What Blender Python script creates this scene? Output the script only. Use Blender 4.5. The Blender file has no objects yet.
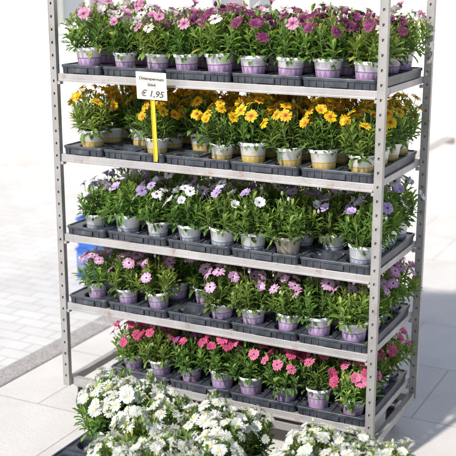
import bpy, math, random
from mathutils import Vector, Matrix, Euler
random.seed(7)
R=random
scene=bpy.context.scene
coll=scene.collection
scene.view_settings.view_transform='Standard'
try: scene.view_settings.look='None'
except Exception: pass
scene.view_settings.exposure=0

# ------------------------------------------------------------------ node helpers
def newmat(name):
    m=bpy.data.materials.new(name); m.use_nodes=True
    nt=m.node_tree; nt.nodes.clear()
    out=nt.nodes.new('ShaderNodeOutputMaterial')
    return m,nt,out
def N(nt,t,**kw):
    n=nt.nodes.new(t)
    for k,v in kw.items(): setattr(n,k,v)
    return n
def ramp(nt,stops,interp='LINEAR'):
    n=nt.nodes.new('ShaderNodeValToRGB'); cr=n.color_ramp; cr.interpolation=interp
    while len(cr.elements)<len(stops): cr.elements.new(0.5)
    for e,(p,c) in zip(cr.elements,stops):
        e.position=p; e.color=(c[0],c[1],c[2],1)
    return n
def math_(nt,op,a,b=None,c=None):
    n=nt.nodes.new('ShaderNodeMath'); n.operation=op
    for i,v in enumerate((a,b,c)):
        if v is None: continue
        if isinstance(v,(int,float)): n.inputs[i].default_value=v
        else: nt.links.new(v,n.inputs[i])
    return n.outputs[0]
def mixc(nt,fac,a,b,blend='MIX'):
    n=nt.nodes.new('ShaderNodeMix'); n.data_type='RGBA'; n.blend_type=blend
    if isinstance(fac,(int,float)): n.inputs[0].default_value=fac
    else: nt.links.new(fac,n.inputs[0])
    for i,v in ((6,a),(7,b)):
        if isinstance(v,(tuple,list)): n.inputs[i].default_value=(v[0],v[1],v[2],1)
        else: nt.links.new(v,n.inputs[i])
    return n.outputs[2]
def noise(nt,scale,detail=4,coord='Object',rough=0.6,vec=None):
    tc=nt.nodes.new('ShaderNodeTexCoord')
    n=nt.nodes.new('ShaderNodeTexNoise'); n.inputs['Scale'].default_value=scale
    n.inputs['Detail'].default_value=detail; n.inputs['Roughness'].default_value=rough
    nt.links.new(vec if vec else tc.outputs[coord],n.inputs['Vector'])
    return n.outputs['Fac']
def principled(nt,out,color,rough=0.5,metal=0.0,spec=0.5,bump=None,bstr=0.2,bdist=0.01):
    p=nt.nodes.new('ShaderNodeBsdfPrincipled')
    if isinstance(color,(tuple,list)): p.inputs['Base Color'].default_value=(color[0],color[1],color[2],1)
    else: nt.links.new(color,p.inputs['Base Color'])
    if isinstance(rough,(int,float)): p.inputs['Roughness'].default_value=rough
    else: nt.links.new(rough,p.inputs['Roughness'])
    p.inputs['Metallic'].default_value=metal
    p.inputs['Specular IOR Level'].default_value=spec
    if bump is not None:
        b=nt.nodes.new('ShaderNodeBump'); b.inputs['Strength'].default_value=bstr; b.inputs['Distance'].default_value=bdist
        nt.links.new(bump,b.inputs['Height']); nt.links.new(b.outputs[0],p.inputs['Normal'])
    nt.links.new(p.outputs[0],out.inputs[0])
    return p

# ------------------------------------------------------------------ materials
def leaf_material(name,dark,mid,light):
    m,nt,out=newmat(name)
    at=N(nt,'ShaderNodeAttribute',attribute_name='col')
    sep=N(nt,'ShaderNodeSeparateColor'); nt.links.new(at.outputs['Color'],sep.inputs[0])
    oi=N(nt,'ShaderNodeObjectInfo')
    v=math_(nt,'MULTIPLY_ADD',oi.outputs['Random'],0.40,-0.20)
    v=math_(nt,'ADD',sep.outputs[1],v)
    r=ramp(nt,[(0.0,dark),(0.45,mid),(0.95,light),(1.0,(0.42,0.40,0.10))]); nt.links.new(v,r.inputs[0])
    mid_=math_(nt,'LESS_THAN',sep.outputs[2],0.12)
    c=mixc(nt,math_(nt,'MULTIPLY',mid_,0.25),r.outputs[0],light)
    h=N(nt,'ShaderNodeHueSaturation'); nt.links.new(c,h.inputs['Color'])
    nt.links.new(math_(nt,'MULTIPLY_ADD',math_(nt,'FRACT',math_(nt,'MULTIPLY',oi.outputs['Random'],7.3)),0.035,0.480),h.inputs['Hue'])
    c=h.outputs[0]
    p=principled(nt,out,c,0.5,spec=0.4)
    tr=N(nt,'ShaderNodeBsdfTranslucent')
    tc=mixc(nt,1.0,c,(1.6,1.45,0.6),'MULTIPLY'); nt.links.new(tc,tr.inputs[0])
    ms=N(nt,'ShaderNodeMixShader'); ms.inputs[0].default_value=0.35
    nt.links.new(p.outputs[0],ms.inputs[1]); nt.links.new(tr.outputs[0],ms.inputs[2])
    nt.links.new(ms.outputs[0],out.inputs[0])
    return m
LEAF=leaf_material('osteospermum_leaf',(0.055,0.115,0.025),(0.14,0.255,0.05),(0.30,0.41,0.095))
m,nt,out=newmat('stem_green'); principled(nt,out,(0.14,0.20,0.06),0.6); STEM=m
m,nt,out=newmat('potting_soil'); n=noise(nt,300); r=ramp(nt,[(0.3,(0.012,0.008,0.005)),(0.7,(0.06,0.04,0.025))]); nt.links.new(n,r.inputs[0])
principled(nt,out,r.outputs[0],0.95,bump=n,bstr=0.6); SOIL=m

def petal_material(name,base,mid,tip,transl=0.3):
    m,nt,out=newmat(name)
    at=N(nt,'ShaderNodeAttribute',attribute_name='col')
    sep=N(nt,'ShaderNodeSeparateColor'); nt.links.new(at.outputs['Color'],sep.inputs[0])
    r=ramp(nt,[(0.0,base),(0.22,base),(0.45,mid),(1.0,tip)]); nt.links.new(sep.outputs[0],r.inputs[0])
    h=N(nt,'ShaderNodeHueSaturation')
    nt.links.new(math_(nt,'MULTIPLY_ADD',sep.outputs[1],0.35,0.82),h.inputs['Value'])
    nt.links.new(r.outputs[0],h.inputs['Color'])
    p=principled(nt,out,h.outputs[0],0.55,spec=0.3)
    tr=N(nt,'ShaderNodeBsdfTranslucent'); nt.links.new(h.outputs[0],tr.inputs[0])
    ms=N(nt,'ShaderNodeMixShader'); ms.inputs[0].default_value=transl
    nt.links.new(p.outputs[0],ms.inputs[1]); nt.links.new(tr.outputs[0],ms.inputs[2])
    nt.links.new(ms.outputs[0],out.inputs[0])
    return m
PET={
 'cream':petal_material('petal_cream',(0.6,0.5,0.52),(0.78,0.70,0.64),(0.80,0.66,0.66)),
 'rose':petal_material('petal_rose',(0.35,0.08,0.22),(0.66,0.26,0.40),(0.72,0.36,0.50)),
 'purple':petal_material('petal_dark_purple',(0.08,0.015,0.06),(0.20,0.03,0.11),(0.32,0.06,0.17)),
 'yellow':petal_material('petal_yellow',(0.62,0.22,0.01),(0.84,0.54,0.015),(0.87,0.60,0.03)),
 'orange':petal_material('petal_orange',(0.6,0.16,0.01),(0.83,0.44,0.02),(0.86,0.52,0.03)),
 'white':petal_material('petal_white',(0.6,0.55,0.68),(0.80,0.78,0.83),(0.80,0.79,0.82)),
 'lilac':petal_material('petal_lilac',(0.5,0.38,0.62),(0.50,0.36,0.68),(0.58,0.46,0.74)),
 'pink':petal_material('petal_pink',(0.84,0.76,0.82),(0.70,0.41,0.62),(0.64,0.31,0.56)),
 'magenta':petal_material('petal_magenta',(0.62,0.12,0.30),(0.58,0.06,0.17),(0.70,0.12,0.24)),
 'coral':petal_material('petal_coral_pink',(0.7,0.25,0.42),(0.70,0.13,0.26),(0.78,0.24,0.36)),
 'violet':petal_material('petal_violet',(0.4,0.15,0.42),(0.34,0.08,0.34),(0.46,0.14,0.42)),
 'snow':petal_material('petal_snow',(0.72,0.74,0.56),(0.82,0.82,0.76),(0.83,0.83,0.78),0.4),
}
m,nt,out=newmat('daisy_eye_dark'); principled(nt,out,(0.03,0.015,0.06),0.6); EYE_D=m
m,nt,out=newmat('daisy_eye_florets'); principled(nt,out,(0.65,0.40,0.04),0.7); EYE_Y=m
m,nt,out=newmat('daisy_eye_cream'); principled(nt,out,(0.60,0.50,0.16),0.7); EYE_C=m
m,nt,out=newmat('daisy_eye_brown'); principled(nt,out,(0.22,0.07,0.015),0.7); EYE_B=m
m,nt,out=newmat('daisy_bud'); principled(nt,out,(0.22,0.27,0.11),0.6); BUD=m

def pot_material(name,white,band,band2,split):
    m,nt,out=newmat(name)
    tc=N(nt,'ShaderNodeTexCoord'); s=N(nt,'ShaderNodeSeparateXYZ'); nt.links.new(tc.outputs['Object'],s.inputs[0])
    ang=math_(nt,'ARCTAN2',s.outputs[1],s.outputs[0])
    a=math_(nt,'MULTIPLY',ang,14/math.tau)
    tri=math_(nt,'PINGPONG',a,0.5)
    z=s.outputs[2]
    zz=math_(nt,'DIVIDE',z,split)
    skirt=math_(nt,'LESS_THAN',z,split)
    t1=math_(nt,'GREATER_THAN',math_(nt,'MULTIPLY',tri,2.2),math_(nt,'MULTIPLY_ADD',zz,2.0,-0.9))
    c=mixc(nt,math_(nt,'MULTIPLY',t1,0.75),white,band2)
    c=mixc(nt,0.4,c,band)
    top=math_(nt,'GREATER_THAN',z,split-0.004)
    c=mixc(nt,top,c,band2)
    a3=math_(nt,'PINGPONG',math_(nt,'MULTIPLY',ang,3/math.tau),0.5)
    em=math_(nt,'MULTIPLY',math_(nt,'LESS_THAN',a3,0.12),math_(nt,'GREATER_THAN',math_(nt,'PINGPONG',math_(nt,'MULTIPLY',z,160),0.5),0.28))
    em=math_(nt,'MULTIPLY',em,math_(nt,'MULTIPLY',math_(nt,'GREATER_THAN',z,split+0.006),math_(nt,'LESS_THAN',z,0.070)))
    c2=mixc(nt,math_(nt,'MULTIPLY',em,0.55),white,band2)
    c=mixc(nt,skirt,c2,c)
    dirt=noise(nt,35,5); dr=ramp(nt,[(0.5,(1,1,1)),(0.78,(0.74,0.68,0.60))]); nt.links.new(dirt,dr.inputs[0])
    c=mixc(nt,0.7,c,dr.outputs[0],'MULTIPLY')
    principled(nt,out,c,0.38,spec=0.5)
    return m
POT={
 'purple':pot_material('pot_wrap_purple',(0.80,0.78,0.79),(0.62,0.36,0.70),(0.46,0.17,0.54),0.050),
 'yellow':pot_material('pot_wrap_yellow',(0.80,0.79,0.76),(0.86,0.60,0.06),(0.82,0.50,0.02),0.042),
 'blue':pot_material('pot_wrap_blue',(0.80,0.80,0.80),(0.66,0.68,0.74),(0.24,0.32,0.52),0.036),
 'lilac':pot_material('pot_wrap_lilac',(0.80,0.76,0.80),(0.64,0.42,0.74),(0.46,0.23,0.60),0.050),
 'beige':pot_material('pot_wrap_beige',(0.54,0.47,0.40),(0.46,0.40,0.34),(0.40,0.35,0.30),0.03),
}
m,nt,out=newmat('tray_plastic'); n=noise(nt,18,6); r=ramp(nt,[(0.35,(0.020,0.024,0.034)),(0.62,(0.060,0.066,0.082)),(0.8,(0.13,0.12,0.11))]); nt.links.new(n,r.inputs[0])
principled(nt,out,r.outputs[0],0.42,spec=0.5,bump=noise(nt,220,2),bstr=0.08); TRAY=m
def metal_mat(name,base,rustamt,rustcol=(0.30,0.16,0.09)):
    m,nt,out=newmat(name)
    n=noise(nt,13,8,rough=0.7); r=ramp(nt,[(0.3,tuple(x*0.66 for x in base)),(0.7,base)]); nt.links.new(noise(nt,6,6,rough=.7),r.inputs[0])
    rr=ramp(nt,[(rustamt,(0,0,0)),(rustamt+0.14,(1,1,1))]); nt.links.new(n,rr.inputs[0])
    c=mixc(nt,rr.outputs[0],r.outputs[0],rustcol)
    principled(nt,out,c,0.45,metal=0.25,bump=noise(nt,120,3),bstr=0.1)
    return m
RAIL=metal_mat('galvanised_rail',(0.48,0.46,0.455),0.57)
POST=metal_mat('galvanised_post',(0.42,0.40,0.385),0.60,(0.28,0.20,0.15))
m,nt,out=newmat('plywood'); tc=N(nt,'ShaderNodeTexCoord'); mp=N(nt,'ShaderNodeMapping'); mp.inputs['Scale'].default_value=(2,30,2)
nt.links.new(tc.outputs['Object'],mp.inputs[0]); n=noise(nt,3,6,vec=mp.outputs[0]); r=ramp(nt,[(0.3,(0.16,0.09,0.05)),(0.7,(0.32,0.20,0.12))]); nt.links.new(n,r.inputs[0])
principled(nt,out,r.outputs[0],0.7); PLY=m
m,nt,out=newmat('yellow_plastic'); principled(nt,out,mixc(nt,noise(nt,20),(0.80,0.52,0.03),(0.86,0.60,0.05)),0.4); YEL=m
m,nt,out=newmat('blue_plastic'); principled(nt,out,mixc(nt,noise(nt,6),(0.02,0.10,0.42),(0.04,0.15,0.52)),0.45); BLU=m
m,nt,out=newmat('card_white'); principled(nt,out,mixc(nt,noise(nt,40),(0.74,0.73,0.62),(0.82,0.81,0.72)),0.6); CARD=m
m,nt,out=newmat('marker_ink'); principled(nt,out,(0.10,0.07,0.05),0.6); INK=m
m,nt,out=newmat('rubber'); principled(nt,out,(0.03,0.03,0.03),0.7); RUB=m

# ------------------------------------------------------------------ mesh builder
class MB:
    def __init__(s): s.v=[];s.f=[];s.m=[];s.c=[];s.mats=[]
    def mi(s,mat):
        if mat not in s.mats: s.mats.append(mat)
        return s.mats.index(mat)
    def add(s,vs,fs,mat,cols=None):
        b=len(s.v); s.v+= [tuple(x) for x in vs]
        i=s.mi(mat)
        for f in fs: s.f.append(tuple(b+k for k in f)); s.m.append(i)
        s.c += cols if cols else [(0,0.5,0,1)]*len(vs)
    def box(s,x0,x1,y0,y1,z0,z1,mat):
        vs=[(x0,y0,z0),(x1,y0,z0),(x1,y1,z0),(x0,y1,z0),(x0,y0,z1),(x1,y0,z1),(x1,y1,z1),(x0,y1,z1)]
        s.add(vs,[(3,2,1,0),(4,5,6,7),(0,1,5,4),(1,2,6,5),(2,3,7,6),(3,0,4,7)],mat)
    def lathe(s,prof,n,mat,M=None,cap0=False,cap1=False):
        vs=[];fs=[]
        for r,z in prof:
            for i in range(n):
                a=math.tau*i/n; p=Vector((r*math.cos(a),r*math.sin(a),z)); vs.append(M@p if M else p)
        for j in range(len(prof)-1):
            for i in range(n):
                k=(i+1)%n; fs.append((j*n+i,j*n+k,(j+1)*n+k,(j+1)*n+i))
        if cap0: fs.append(tuple(reversed(range(n))))
        if cap1: fs.append(tuple((len(prof)-1)*n+i for i in range(n)))
        s.add(vs,fs,mat)
    def mesh(s,name,smooth=True):
        me=bpy.data.meshes.new(name); me.from_pydata(s.v,[],s.f)
        for mt in s.mats: me.materials.append(mt)
        me.polygons.foreach_set('material_index',s.m)
        me.polygons.foreach_set('use_smooth',[smooth]*len(s.f))
        at=me.color_attributes.new('col','FLOAT_COLOR','POINT')
        flat=[x for c in s.c for x in c]; at.data.foreach_set('color',flat)
        me.update(); return me
def obj(name,me,parent=None,loc=(0,0,0),rot=(0,0,0),scale=1,bevel=0):
    o=bpy.data.objects.new(name,me); coll.objects.link(o)
    o.location=loc; o.rotation_euler=rot; o.scale=(scale,)*3 if isinstance(scale,(int,float)) else scale
    if parent: o.parent=parent
    if bevel:
        b=o.modifiers.new('bevel','BEVEL'); b.width=bevel; b.segments=2; b.limit_method='ANGLE'
    return o
def empty(name,loc=(0,0,0)):
    e=bpy.data.objects.new(name,None); coll.objects.link(e); e.location=loc; e.empty_display_size=0.1; return e

def frame(n,roll=0.0):
    n=n.normalized(); t=Vector((0,0,1)).cross(n)
    if t.length<1e-3: t=Vector((1,0,0))
    t.normalize(); b=n.cross(t)
    c,s_=math.cos(roll),math.sin(roll)
    return t*c+b*s_, b*c-t*s_, n

def add_leaf(mb,p,d,up,L,W,rnd):
    side=d.cross(up)
    if side.length<1e-4: side=Vector((1,0,0))
    side.normalize(); nrm=side.cross(d).normalized()
    droop=R.uniform(0.05,0.65)
    rows=[(0.0,0.10),(0.28,0.45),(0.50,0.95),(0.62,0.72),(0.80,0.95),(1.0,0.0)]
    vs=[];cols=[];fs=[];idx=[]
    twist=R.uniform(-.6,.6)
    for t,w in rows:
        c=p+d*(L*t)-nrm*(L*droop*t*t*0.6)
        sd=(side*math.cos(twist*t)+nrm*math.sin(twist*t))
        fold=nrm*(W*0.28*w)
        i0=len(vs)
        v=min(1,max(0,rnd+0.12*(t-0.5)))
        if w<=0.0:
            vs.append(c); cols.append((t,v,0,1)); idx.append((i0,))
        else:
            vs+= [c-sd*(W*w*0.5)+fold,c,c+sd*(W*w*0.5)+fold]; cols+=[(t,v,1,1),(t,v,0,1),(t,v,1,1)]; idx.append((i0,i0+1,i0+2))
    for a,b in zip(idx,idx[1:]):
        if len(b)==3: fs+=[(a[0],a[1],b[1],b[0]),(a[1],a[2],b[2],b[1])]
        else: fs+=[(a[0],a[1],b[0]),(a[1],a[2],b[0])]
    mb.add(vs,fs,LEAF,cols)

def add_tube(mb,pts,r0,r1,mat,n=4):
    vs=[];fs=[]
    for j,p in enumerate(pts):
        d=(pts[min(j+1,len(pts)-1)]-pts[max(j-1,0)])
        t,b,_=frame(d)
        r=r0+(r1-r0)*j/(len(pts)-1)
        for i in range(n):
            a=math.tau*i/n; vs.append(p+t*(r*math.cos(a))+b*(r*math.sin(a)))
    for j in range(len(pts)-1):
        for i in range(n):
            k=(i+1)%n; fs.append((j*n+i,j*n+k,(j+1)*n+k,(j+1)*n+i))
    mb.add(vs,fs,mat)

def add_flower(mb,p,nrm,rad,pet,eye,opening=0.0,npet=None):
    t,b,n=frame(nrm,R.uniform(0,6.28))
    npet=npet or R.randint(14,18)
    for k in range(npet):
        a=math.tau*k/npet+R.uniform(-.09,.09)
        d=(t*math.cos(a)+b*math.sin(a)); s=n.cross(d)
        L=rad*R.uniform(0.86,1.05); W=rad*math.tau/npet*R.uniform(0.70,0.92)
        lift=opening+R.uniform(-.16,.16)
        v=R.random()
        rows=[(0.10,0.35),(0.38,0.72),(0.68,1.0),(0.90,0.82),(1.0,0.30)]
        vs=[];cols=[];fs=[]
        zoff=n*(0.0006*(k%2))
        for tt,w in rows:
            c=p+d*(L*tt*math.cos(lift*0.9))+n*(L*(tt*math.sin(lift)-0.16*tt*tt))+zoff
            h=n*(W*0.10*w)
            vs+=[c-s*(W*w*0.5)+h,c,c+s*(W*w*0.5)+h]; cols+=[(tt,v,0,1)]*3
        for j in range(len(rows)-1):
            o=j*3; fs+=[(o,o+1,o+4,o+3),(o+1,o+2,o+5,o+4)]
        mb.add(vs,fs,PET[pet],cols)
    M=Matrix.Translation(p)@Matrix((t,b,n)).transposed().to_4x4()
    r=rad*0.20
    mb.lathe([(r*1.0,0.0),(r*0.95,r*0.35),(r*0.6,r*0.62),(r*0.12,r*0.66)],9,eye,M,cap1=True)
    if eye is EYE_D:
        for k in range(9):
            a=math.tau*k/9+.2; q=Matrix.Translation(Vector((math.cos(a)*r*.85,math.sin(a)*r*.85,r*.42)))
            mb.lathe([(r*.02,-r*.16),(r*.18,0),(r*.02,r*.2)],4,EYE_Y,M@q)
    mb.lathe([(r*.35,-rad*.22),(r*1.05,-rad*.10),(r*1.05,0.0)],7,BUD,M,cap0=True)

def curve_pts(a,b,bend,n=5):
    out=[]
    for i in range(n):
        t=i/(n-1); p=a.lerp(b,t)+bend*math.sin(math.pi*t); out.append(p)
    return out

def build_plant(name,pot,pet,eye,nflow,seed,spread=0.094,hgt=0.140,frad=(0.021,0.027),mixpet=None,mixp=.35,openp=0.35,nst=19,stalk=(0.012,0.042)):
    R.seed(seed)
    mb=MB()
    mb.lathe([(0.036,0.0),(0.0385,0.003),(0.0475,0.072),(0.0505,0.0735),(0.0525,0.076),(0.0530,0.085),(0.0515,0.0865),(0.0490,0.085),(0.0470,0.074)],28,POT[pot],cap0=True)
    mb.lathe([(0.0480,0.0755),(0.030,0.078),(0.002,0.079)],16,SOIL,cap1=True)
    ztop=0.078
    lean=Vector((R.uniform(-.018,.018),R.uniform(-.018,.018),0))
    for i in range(nst):
        a=i*2.39996+R.uniform(-.3,.3); q=math.sqrt((i+0.6)/nst)
        r0=0.028*q; r1=spread*q*R.uniform(.66,1.16)
        base=Vector((r0*math.cos(a),r0*math.sin(a),ztop-0.004))
        h=hgt*(1-0.55*q*q)*R.uniform(.74,1.18)
        tip=Vector((r1*math.cos(a),r1*math.sin(a),ztop+h))+lean
        out=Vector((math.cos(a),math.sin(a),0))
        pts=curve_pts(base,tip,out*(0.012+0.012*q)-Vector((0,0,0.006)))
        add_tube(mb,pts,0.0022,0.0012,STEM,3)
        nl=R.randint(15,20)
        for k in range(nl):
            t=0.10+0.90*(k/(nl-1))**0.85
            f=t*(len(pts)-1); j=min(int(f),len(pts)-2); p=pts[j].lerp(pts[j+1],f-j)
            sd=(pts[j+1]-pts[j]).normalized()
            la=k*2.4+a+R.uniform(-.4,.4)
            e1,e2,_=frame(sd)
            lat=e1*math.cos(la)+e2*math.sin(la)
            el=0.28+0.85*t*t+R.uniform(-.28,.28)
            d=(lat*math.cos(el)+sd*math.sin(el)+Vector((0,0,0.12))).normalized()
            L=R.uniform(0.026,0.052)*(1.0-0.28*max(0,t-.7)/.3); W=L*R.uniform(0.28,0.40)
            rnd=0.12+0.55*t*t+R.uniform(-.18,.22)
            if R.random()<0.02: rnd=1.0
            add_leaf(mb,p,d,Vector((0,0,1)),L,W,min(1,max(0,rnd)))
    for i in range(nflow):
        a=i*2.39996+R.uniform(-.6,.6)+seed; q=math.sqrt((i+.4)/max(nflow,1))*R.uniform(.85,1.1)
        r1=spread*1.02*q
        zt=ztop+hgt*(1-0.50*q*q)+R.uniform(*stalk)
        p=Vector((r1*math.cos(a),r1*math.sin(a),zt))+lean
        b=Vector((r1*.4*math.cos(a),r1*.4*math.sin(a),ztop+hgt*.35))
        out=Vector((math.cos(a),math.sin(a),0))
        nrm=(out*(0.30+0.95*q)+Vector((R.uniform(-.4,.4),R.uniform(-.4,.4),0.9))).normalized()
        rad=R.uniform(*frad)
        add_tube(mb,curve_pts(b,p-nrm*rad*.2,out*.006),0.0016,0.0013,STEM,3)
        pp=pet if (not mixpet or R.random()>mixp) else mixpet
        op=R.uniform(-0.1,0.25) if R.random()>openp else R.uniform(0.35,0.95)
        add_flower(mb,p,nrm,rad,pp,eye,op)
    for i in range(R.randint(2,5)):   # buds
        a=R.uniform(0,6.28); q=R.uniform(.2,.9)
        p=Vector((spread*q*math.cos(a),spread*q*math.sin(a),ztop+hgt*(1-.5*q*q)+R.uniform(.005,.03)))
        b=p*.6+Vector((0,0,(ztop+hgt*.3)*.4))
        add_tube(mb,curve_pts(b,p,Vector((0,0,0)),3),0.0014,0.0012,STEM,3)
        M=Matrix.Translation(p)
        mb.lathe([(0.002,-.002),(0.006,.003),(0.0062,.008),(0.003,.014),(0.0008,.016)],6,BUD if R.random()<.5 else PET[pet],M)
    return mb.mesh(name)

V={}
def hash_(s): return sum(ord(c)*(i+3) for i,c in enumerate(s))%997
def fam(key,n,**kw):
    V[key]=[build_plant('potted_%s_%d'%(key,i),seed=hash_(key)+i*17,nflow=kw['nf'][i%len(kw['nf'])],**{k:v for k,v in kw.items() if k!='nf'}) for i in range(n)]
fam('cream_daisy',3,nf=[8,11,13],pot='purple',pet='cream',eye=EYE_D,mixpet='rose',mixp=.35)
fam('rose_daisy',3,nf=[9,12,8],pot='purple',pet='rose',eye=EYE_D,mixpet='purple')
fam('dark_purple_daisy',3,nf=[10,13,8],pot='purple',pet='purple',eye=EYE_D,mixpet='cream',mixp=.25)
fam('yellow_daisy',6,nf=[14,17,11,20,15,12],pot='yellow',pet='yellow',eye=EYE_B,mixpet='orange',frad=(0.020,0.027),openp=.3)
fam('white_lilac_daisy',5,nf=[5,8,3,10,6],pot='blue',pet='white',eye=EYE_D,mixpet='lilac',mixp=.35,openp=.5)
fam('lilac_daisy',2,nf=[7,6],pot='blue',pet='lilac',eye=EYE_D,mixpet='white')
fam('green_daisy',2,nf=[0,1],pot='beige',pet='white',eye=EYE_D)
fam('pink_daisy',6,nf=[6,8,4,9,5,7],pot='lilac',pet='pink',eye=EYE_D,frad=(0.026,0.033),openp=.2)
fam('magenta_daisy',4,nf=[11,14,9,12],pot='lilac',pet='magenta',eye=EYE_D,mixpet='coral',frad=(0.022,0.028))
fam('violet_daisy',2,nf=[8,10],pot='lilac',pet='violet',eye=EYE_D,mixpet='magenta',mixp=.5)
fam('coral_daisy',3,nf=[10,13,11],pot='lilac',pet='coral',eye=EYE_D,mixpet='magenta',mixp=.45,frad=(0.023,0.029))
fam('white_daisy',6,nf=[21,17,25,19,14,22],pot='lilac',pet='snow',eye=EYE_C,spread=0.108,hgt=0.160,frad=(0.021,0.031),openp=.3,nst=22,stalk=(-0.004,0.036))

R.seed(99)
def plant(key,x,y,z,i=None,s=None,tilt=0.05):
    me=V[key][R.randrange(len(V[key])) if i is None else i%len(V[key])]
    return obj('potted_'+key,me,loc=(x,y,z),rot=(R.uniform(-tilt,tilt),R.uniform(-tilt,tilt),R.uniform(0,6.28)),scale=s or R.uniform(.90,1.06))

# ------------------------------------------------------------------ trays
def tray_mesh(ncol,nrow,cw=0.14,cd=0.133,name='plant_tray'):
    mb=MB(); H=0.034; W=ncol*cw; D=nrow*cd
    n8=8; hr=0.047
    for cx in range(ncol):
        for cy in range(nrow):
            X=(cx+.5)*cw; Y=(cy+.5)*cd
            per=[]
            for s_ in range(4):
                for k in range(n8):
                    u=-1+2*k/n8
                    per.append([(u,-1),(1,u),(-u,1),(-1,-u)][s_])
            nn=len(per); vs=[]
            for (u,v) in per: vs.append((X+u*cw/2*.999,Y+v*cd/2*.999,H-0.004))
            for (u,v) in per:
                l=math.hypot(u,v); vs.append((X+u/l*(hr+.004),Y+v/l*(hr+.004),H-0.004))
            for (u,v) in per:
                l=math.hypot(u,v); vs.append((X+u/l*hr,Y+v/l*hr,H-0.007))
            for (u,v) in per:
                l=math.hypot(u,v); vs.append((X+u/l*(hr-.004),Y+v/l*(hr-.004),0.006))
            fs=[]
            for j in range(3):
                for k in range(nn):
                    k2=(k+1)%nn; fs.append((j*nn+k,j*nn+k2,(j+1)*nn+k2,(j+1)*nn+k))
            fs.append(tuple(3*nn+k for k in range(nn)))
            mb.add(vs,fs,TRAY)
            mb.box(X-.030,X+.030,Y-.003,Y+.003,0.0062,0.0095,TRAY); mb.box(X-.003,X+.003,Y-.030,Y+.030,0.0063,0.0096,TRAY)
    def ring(inset,z,r=0.018):
        pts=[]
        for (cx,cy,a0) in ((W-r,r,-90),(W-r,D-r,0),(r,D-r,90),(r,r,180)):
            for k in range(5):
                a=math.radians(a0+90*k/4); pts.append((cx+(r-inset)*math.cos(a),cy+(r-inset)*math.sin(a),z))
        return pts
    prof=[(0.010,H-0.004),(0.008,H),(0.001,H),(0.0,H-0.002),(0.0,H-0.010),(0.0035,H-0.011),(0.0055,0.0)]
    vs=[];fs=[]; 
    for ins,z in prof: vs+=ring(ins,z)
    n=20
    for j in range(len(prof)-1):
        for i in range(n):
            k=(i+1)%n; fs.append((j*n+i,(j+1)*n+i,(j+1)*n+k,j*n+k))
    mb.add(vs,fs,TRAY)
    k=int(W/0.028)
    for i in range(1,k):
        x=W*i/k; mb.box(x-.0015,x+.0015,0.0002,0.005,0.002,H-0.0105,TRAY)
    mb.box(W/2-.035,W/2+.035,-0.003,0.004,0.004,H-0.012,TRAY)
    for cx in range(1,ncol):
        for cy in range(nrow):
            mb.box(cx*cw-.002,cx*cw+.002,cy*cd+.012,(cy+1)*cd-.012,H-0.0041,H+.0005,TRAY)
    for cy in range(1,nrow):
        mb.box(.012,W-.012,cy*cd-.002,cy*cd+.002,H-0.0042,H+.0002,TRAY)
    return mb.mesh(name,smooth=False)
TR2=tray_mesh(2,4); TR1=tray_mesh(1,4,cw=0.19,name='half_plant_tray')

# ------------------------------------------------------------------ trolley
def slotted_post(parent,name,x,y,z0,z1,w=0.030,d=0.022):
    mb=MB(); t=0.003
    yf=y; yb=y+d
    mb.box(x,x+t,yf,yb,z0,z1,POST); mb.box(x+w-t,x+w,yf,yb,z0,z1,POST)
    a,b=x+t,x+w-t
    sl=(b-a)*0.34; mid=(a+b)/2
    mb.box(a,mid-sl/2,yf+.0005,yf+t,z0,z1,POST); mb.box(mid+sl/2,b,yf+.0005,yf+t,z0,z1,POST)
    z=z0
    while z<z1-0.05:
        mb.box(mid-sl/2,mid+sl/2,yf+.0006,yf+t-.0002,z,z+0.040,POST); z+=0.050
    mb.box(a,b,yf+.008,yf+.011,z0,z1,POST)
    return obj(name,mb.mesh(name,False),parent)
def shelf(parent,name,x0,x1,y0,y1,z,h=0.027):
    mb=MB(); t=0.022
    mb.box(x0,x1,y0,y0+t,z-h,z,RAIL); mb.box(x0,x1,y1-t,y1,z-h,z,RAIL)
    mb.box(x0,x0+t,y0+t,y1-t,z-h+.001,z-.001,RAIL); mb.box(x1-t,x1,y0+t,y1-t,z-h+.001,z-.001,RAIL)
    mb.box(x0+t,x1-t,y0+t,y1-t,z-.014,z-.003,PLY)
    mb.box(x0+.004,x1-.004,y0-.005,y0-.0003,z-h-.003,z-h+.006,RAIL)
    mb.box((x0+x1)/2-.015,(x0+x1)/2+.015,y0+t,y1-t,z-h+.002,z-.0145,RAIL)
    for xx in (x0-.004,x1-.010):
        for yy in (y0+.002,y1-.02):
            mb.box(xx,xx+.014,yy-.004,yy+.018,z-h-.016,z-h-.0035,RAIL)
    return obj(name,mb.mesh(name,False),parent,bevel=0.0016)
def castor(parent,name,x,y,top):
    mb=MB(); r=0.045
    M=Matrix.Translation((x,y,r))@Matrix.Rotation(math.pi/2,4,'Y')
    mb.lathe([(r*.3,-.014),(r*.9,-.013),(r,-.009),(r,.009),(r*.9,.013),(r*.3,.014)],24,RUB,M,True,True)
    mb.box(x-.020,x-.016,y-.018,y+.018,r-.01,top-.006,POST); mb.box(x+.016,x+.020,y-.018,y+.018,r-.01,top-.006,POST)
    mb.box(x-.026,x+.026,y-.026,y+.026,top-.006,top-.0005,POST)
    return obj(name,mb.mesh(name,False),parent)

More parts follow.
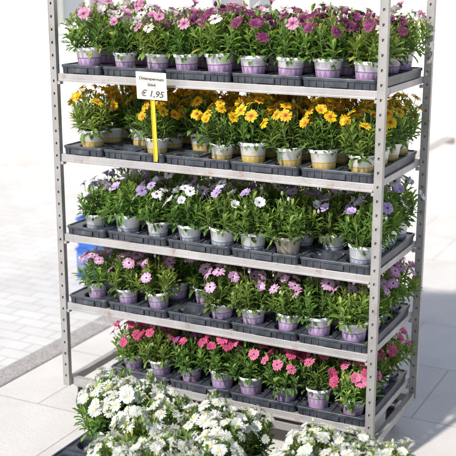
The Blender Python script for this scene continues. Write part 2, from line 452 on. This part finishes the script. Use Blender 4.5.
LX=-1.318; D=0.545
ZS=[1.445,1.123,0.791,0.495,0.207]
tro=empty('plant_trolley',(0,0,0))
for i,z in enumerate(ZS):
    shelf(tro,'shelf_%d'%(i+1),LX if i<4 else -1.125,0.002,0.0,D,z)
PH=2.15
slotted_post(tro,'post_front_right',0.004,-0.010,0.12,PH)
slotted_post(tro,'post_back_right',0.004,D-.012,0.12,PH)
slotted_post(tro,'post_front_left',LX-.034,-0.004,0.12,PH)
slotted_post(tro,'post_back_left',LX-.034,D-.012,0.12,PH)
mb=MB(); mb.box(LX-.03,0.03,0.02,0.05,0.118,0.150,POST); mb.box(LX-.03,0.03,D-.05,D-.02,0.118,0.150,POST)
mb.box(LX-.034,LX-.006,0.05,D-.05,0.1185,0.1495,POST); mb.box(.008,.034,0.05,D-.05,0.1185,0.1495,POST)
obj('base_frame',mb.mesh('base_frame',False),tro,bevel=.002)
for i,(x,y) in enumerate(((LX+.03,.05),(-.05,.05),(LX+.03,D-.06),(-.05,D-.06))): castor(tro,'castor_%d'%i,x,y,0.118)

# ------------------------------------------------------------------ fill shelves
cols=[-0.07-0.14*k for k in range(9)][::-1]     # left..right
rows=[0.0665+0.133*k for k in range(4)]
missing={0:set(),1:{(0,3),(0,1)},2:{(0,7)},3:{(0,3)},4:{(0,0),(1,0),(2,0),(3,0)}}
for si,z in enumerate(ZS):
    for k in range(4):
        obj('plant_tray',TR2,loc=(-0.28*(k+1)+R.uniform(-.002,.002)+.001,0.006+R.uniform(-.010,.006),z+.0015),rot=(0,0,R.uniform(-.012,.012)))
    if si<4: obj('plant_tray',TR1,loc=(-1.312+.001,0.004+R.uniform(-.006,.004),z+.0015))
    for ri,y in enumerate(rows):
        for ci,x in enumerate(cols):
            if (ri,ci) in missing[si]: continue
            if ri and ci<8 and R.random()<(0.0,0.0,0.03,0.07,0.04)[si]: continue
            if si==0: key=('cream_daisy' if ci<3 and R.random()<.7 else R.choice(['rose_daisy','dark_purple_daisy','cream_daisy','dark_purple_daisy','cream_daisy']))
            elif si==1: key='yellow_daisy'
            elif si==2:
                key='lilac_daisy' if (ci in(4,5,6,7) and R.random()<.5) or R.random()<.12 else 'white_lilac_daisy'
                if ri==0 and ci==6: key='green_daisy'
            elif si==3: key='pink_daisy'
            else: key='violet_daisy' if ci in(3,4) and R.random()<.7 else ('coral_daisy' if ci>=7 else 'magenta_daisy')
            s=R.uniform(.90,1.09)
            if si==3: s*=.96
            if si==4: s*=.93
            plant(key,x-(.02 if ci==0 else 0)+R.uniform(-.008,.008),y+0.004+R.uniform(-.006,.006),z+.009,s=s,tilt=.07)

# fallen petals, leaves and crumbs of compost on the trays and deck
mb=MB(); R.seed(5)
def litter(x0,x1,y0,y1,z,kinds,n):
    for i in range(n):
        x=R.uniform(x0,x1); y=R.uniform(y0,y1); a=R.uniform(0,6.28)
        d=Vector((math.cos(a),math.sin(a),0)); s_=Vector((-d.y,d.x,0)); p=Vector((x,y,z+.0008))
        k=R.random()
        if k<.35: L=R.uniform(.012,.02); W=.004; mt=PET[R.choice(kinds)]
        elif k<.55: L=R.uniform(.015,.03); W=.007; mt=LEAF
        else: L=R.uniform(.002,.006); W=L*.7; mt=SOIL
        lift=Vector((0,0,L*R.uniform(.05,.25)))
        mb.add([p,p+d*L*.5+s_*W*.5,p+d*L+lift,p+d*L*.5-s_*W*.5],[(0,1,2,3)],mt,[(.8,.5,1,1)]*4)
for z,kinds in zip(ZS,(['cream','purple','rose'],['yellow','orange'],['white','lilac'],['pink'],['magenta','coral'])):
    litter(-1.10,-.01,.012,.10,z+.0325,kinds,80); litter(-1.10,-.01,.10,.5,z+.0325,kinds,60)
obj('fallen_petals',mb.mesh('fallen_petals'))

# ------------------------------------------------------------------ price sign
sg=empty('price_sign',(-0.875,0.004,1.128))
mb=MB(); mb.box(-.0085,.0085,-.0015,.0015,0.0,0.35,YEL); mb.box(-.0085,-.0065,-.004,-.0016,0,0.35,YEL); mb.box(.0065,.0085,-.004,-.0016,0,0.35,YEL)
obj('stake',mb.mesh('stake',False),sg)
mb=MB(); mb.box(-.060,.060,-.0068,-.0050,0.250,0.356,CARD); 
card=obj('card',mb.mesh('card',False),sg,bevel=.0006)
for i,(txt,size,zz) in enumerate((('Osteospermum',0.0155,0.326),('Stück',0.015,0.303),('\u20ac 1,95',0.034,0.262))):
    cu=bpy.data.curves.new('text_%d'%i,'FONT'); cu.body=txt; cu.size=size; cu.align_x='CENTER'; cu.shear=0.25; cu.extrude=0.0002; cu.offset=0.0004
    cu.materials.append(INK)
    o=bpy.data.objects.new('text_%d'%i,cu); coll.objects.link(o); o.parent=sg; o.location=(0,-.0073,zz); o.rotation_euler=(math.pi/2,0.03,0)
sg.rotation_euler=(math.radians(11),math.radians(2),math.radians(10))

# ------------------------------------------------------------------ low front trolley with white daisies
lt=empty('low_plant_trolley')
FX0,FX1,FY0,FY1,FZ=-0.935,0.30,-0.86,-0.30,0.150
shelf(lt,'deck',FX0,FX1,FY0,FY1,FZ)
for i,(x,y) in enumerate(((FX0+.06,FY0+.06),(FX1-.06,FY0+.06),(FX0+.06,FY1-.06),(FX1-.06,FY1-.06))): castor(lt,'castor_%d'%i,x,y,FZ-.028)
for k in range(4):
    obj('plant_tray',TR2,loc=(FX0+.012+.30*k,FY0+.004,FZ+.0015))
for ri in range(4):
    yy=FY1-.105-.125*ri
    for ci in range(9):
        x=-0.825+.133*ci
        if abs(x+.16)<.05 and ri<3: continue
        if x<-.60 and ri>1: continue
        if x<-.60: yy_=yy+.030*(ri+.6)
        else: yy_=yy
        plant('white_daisy',x+R.uniform(-.012,.012),yy_+R.uniform(-.010,.010),FZ+.009,s=(R.uniform(.97,1.08) if x<-.6 else R.uniform(.86,1.0)) if x<-.2 else R.uniform(.80,.92))

# ------------------------------------------------------------------ setting
def paving(name,c1,c2,brick):
    m,nt,out=newmat(name)
    tc=N(nt,'ShaderNodeTexCoord'); br=N(nt,'ShaderNodeTexBrick'); nt.links.new(tc.outputs['Object'],br.inputs['Vector'])
    br.inputs['Color1'].default_value=(*c1,1); br.inputs['Color2'].default_value=(*c2,1); br.inputs['Mortar'].default_value=(c1[0]*.68,c1[1]*.68,c1[2]*.68,1)
    br.inputs['Scale'].default_value=1; br.inputs['Mortar Size'].default_value=0.004; br.inputs['Brick Width'].default_value=brick[0]; br.inputs['Row Height'].default_value=brick[1]
    r=ramp(nt,[(0.3,(0.84,0.83,0.81)),(0.7,(1,1,1))]); nt.links.new(noise(nt,2.5,8),r.inputs[0])
    c=mixc(nt,1.0,br.outputs[0],r.outputs[0],'MULTIPLY')
    principled(nt,out,c,0.85,bump=noise(nt,60,5),bstr=0.25)
    return m
PAV=paving('pale_paving',(0.66,0.63,0.60),(0.70,0.67,0.64),(0.6,0.6))
SETT=paving('pale_setts',(0.66,0.64,0.61),(0.71,0.69,0.66),(0.22,0.11))
mb=MB(); mb.add([(-150,-150,-.14),(150,-150,-.14),(150,150,-.14),(-150,150,-.14)],[(0,1,2,3)],SETT); obj('ground',mb.mesh('ground',False))
mb=MB(); mb.box(-1.76,12,-8,7.5,-.30,0.0,PAV); obj('pavement',mb.mesh('pavement',False))
m,nt,out=newmat('kerb_granite'); n=noise(nt,90,3); r=ramp(nt,[(0.35,(0.26,0.24,0.23)),(0.65,(0.46,0.43,0.40))]); nt.links.new(n,r.inputs[0]); principled(nt,out,r.outputs[0],0.8); KERB=m
mb=MB()
y=-8.0
while y<7.4: mb.box(-1.90,-1.763,y,y+.99,-.30,0.006,KERB); y+=1.0
obj('kerb',mb.mesh('kerb',False),bevel=.012)
m,nt,out=newmat('white_render'); r=ramp(nt,[(0.3,(0.76,0.74,0.72)),(0.7,(0.83,0.82,0.80))]); nt.links.new(noise(nt,1.2,8),r.inputs[0]); principled(nt,out,r.outputs[0],0.9,bump=noise(nt,80,4),bstr=.15); WALLM=m
m,nt,out=newmat('plinth_stone'); r=ramp(nt,[(0.3,(0.60,0.56,0.52)),(0.7,(0.68,0.65,0.61))]); nt.links.new(noise(nt,5,8),r.inputs[0]); principled(nt,out,r.outputs[0],0.9); PL=m
m,nt,out=newmat('window_glass'); principled(nt,out,(0.22,0.24,0.26),0.12,spec=.8); GL=m
bl=empty('white_building',(0,9.0,0))
wins=[(-8.0,-7.0),(-5.4,-4.5),(6.2,7.3)]
mb=MB()
x0,x1=-14.0,12.0; sill,head=1.0,2.5
mb.box(x0,x1,0,.35,-.14,sill,WALLM); mb.box(x0,x1,0,.35,head,6.4,WALLM)
px=x0
for a,b in wins: mb.box(px,a,.0,.35,sill,head,WALLM); px=b
mb.box(px,x1,0,.35,sill,head,WALLM)
obj('walls',mb.mesh('walls',False),bl)
mb=MB(); mb.box(x0,x1,-.05,-.001,-.14,.35,PL); obj('plinth',mb.mesh('plinth',False),bl)
mb=MB()
for a,b in wins:
    mb.box(a+.05,b-.05,.18,.19,sill+.05,head-.05,GL); mb.box(a,b,.15,.22,sill,sill+.05,CARD); mb.box(a,b,.15,.22,head-.05,head,CARD)
    mb.box(a,a+.05,.15,.22,sill+.05,head-.05,CARD); mb.box(b-.05,b,.15,.22,sill+.05,head-.05,CARD); mb.box((a+b)/2-.025,(a+b)/2+.025,.155,.215,sill+.05,head-.05,CARD)
    mb.box(a-.06,b+.06,-.08,.15,sill-.06,sill-.001,PL)
obj('windows',mb.mesh('windows',False),bl)
mb=MB(); mb.box(x0-.1,x1+.1,-.4,.6,6.4,6.55,PL); mb.box(x0,x1,0.35,6,6.0,6.39,WALLM); obj('roof',mb.mesh('roof',False),bl)

def crate(name,loc,rz):
    mb=MB(); W,Dp,H=.56,.38,.20; t=.006
    mb.box(0,W,0,Dp,0,.008,BLU)
    for z0,z1 in ((.008,.035),(.16,.20)):
        mb.box(0,W,0,t,z0,z1,BLU); mb.box(0,W,Dp-t,Dp,z0,z1,BLU); mb.box(0,t,t,Dp-t,z0,z1,BLU); mb.box(W-t,W,t,Dp-t,z0,z1,BLU)
    for i in range(15):
        x=i*(W-.012)/14; mb.box(x,x+.012,.0005,t-.0005,.035,.16,BLU); mb.box(x,x+.012,Dp-t+.0005,Dp-.0005,.035,.16,BLU)
    for i in range(1,10):
        y=i*(Dp-.012)/10; mb.box(.0005,t-.0005,y,y+.012,.035,.16,BLU); mb.box(W-t+.0005,W-.0005,y,y+.012,.035,.16,BLU)
    mb.box(-.008,W+.008,-.008,-.0002,.188,.203,BLU); mb.box(-.008,W+.008,Dp+.0002,Dp+.008,.188,.203,BLU)
    mb.box(-.008,-.0002,-.0002,Dp+.0002,.188,.203,BLU); mb.box(W+.0002,W+.008,-.0002,Dp+.0002,.188,.203,BLU)
    return obj(name,mb.mesh(name,False),loc=loc,rot=(0,0,rz))
crate('plastic_crate',(-2.70,2.0,-.138),.12); crate('plastic_crate',(-2.69,2.005,.067),.13)

# ------------------------------------------------------------------ light
sv=Vector((-0.22,-0.97,0)).normalized(); el=math.radians(41)
to_sun=Vector((sv.x*math.cos(el),sv.y*math.cos(el),math.sin(el)))
w=bpy.data.worlds.new('World'); scene.world=w; w.use_nodes=True
nt=w.node_tree; nt.nodes.clear(); o=nt.nodes.new('ShaderNodeOutputWorld'); bg=nt.nodes.new('ShaderNodeBackground'); sk=nt.nodes.new('ShaderNodeTexSky')
sk.sky_type='NISHITA'; sk.sun_disc=False; sk.sun_elevation=el; sk.sun_rotation=math.atan2(sv.x,sv.y)
bg.inputs[1].default_value=0.15; nt.links.new(sk.outputs[0],bg.inputs[0]); nt.links.new(bg.outputs[0],o.inputs[0])
l=bpy.data.lights.new('sun','SUN'); l.energy=5.0; l.angle=math.radians(2.0); l.color=(1,0.96,0.90)
lo=bpy.data.objects.new('sun',l); coll.objects.link(lo); lo.rotation_euler=(-to_sun).to_track_quat('-Z','Y').to_euler()

# ------------------------------------------------------------------ camera
cam=bpy.data.cameras.new('camera'); co=bpy.data.objects.new('camera',cam); coll.objects.link(co); scene.camera=co
cam.sensor_width=36; cam.lens=80.7; cam.clip_end=600; cam.clip_start=0.05
co.location=(1.124,-3.314,1.85)
co.rotation_euler=(math.radians(90-14.3),0,math.radians(27))
cam.dof.use_dof=True; cam.dof.focus_distance=3.75; cam.dof.aperture_fstop=3.2
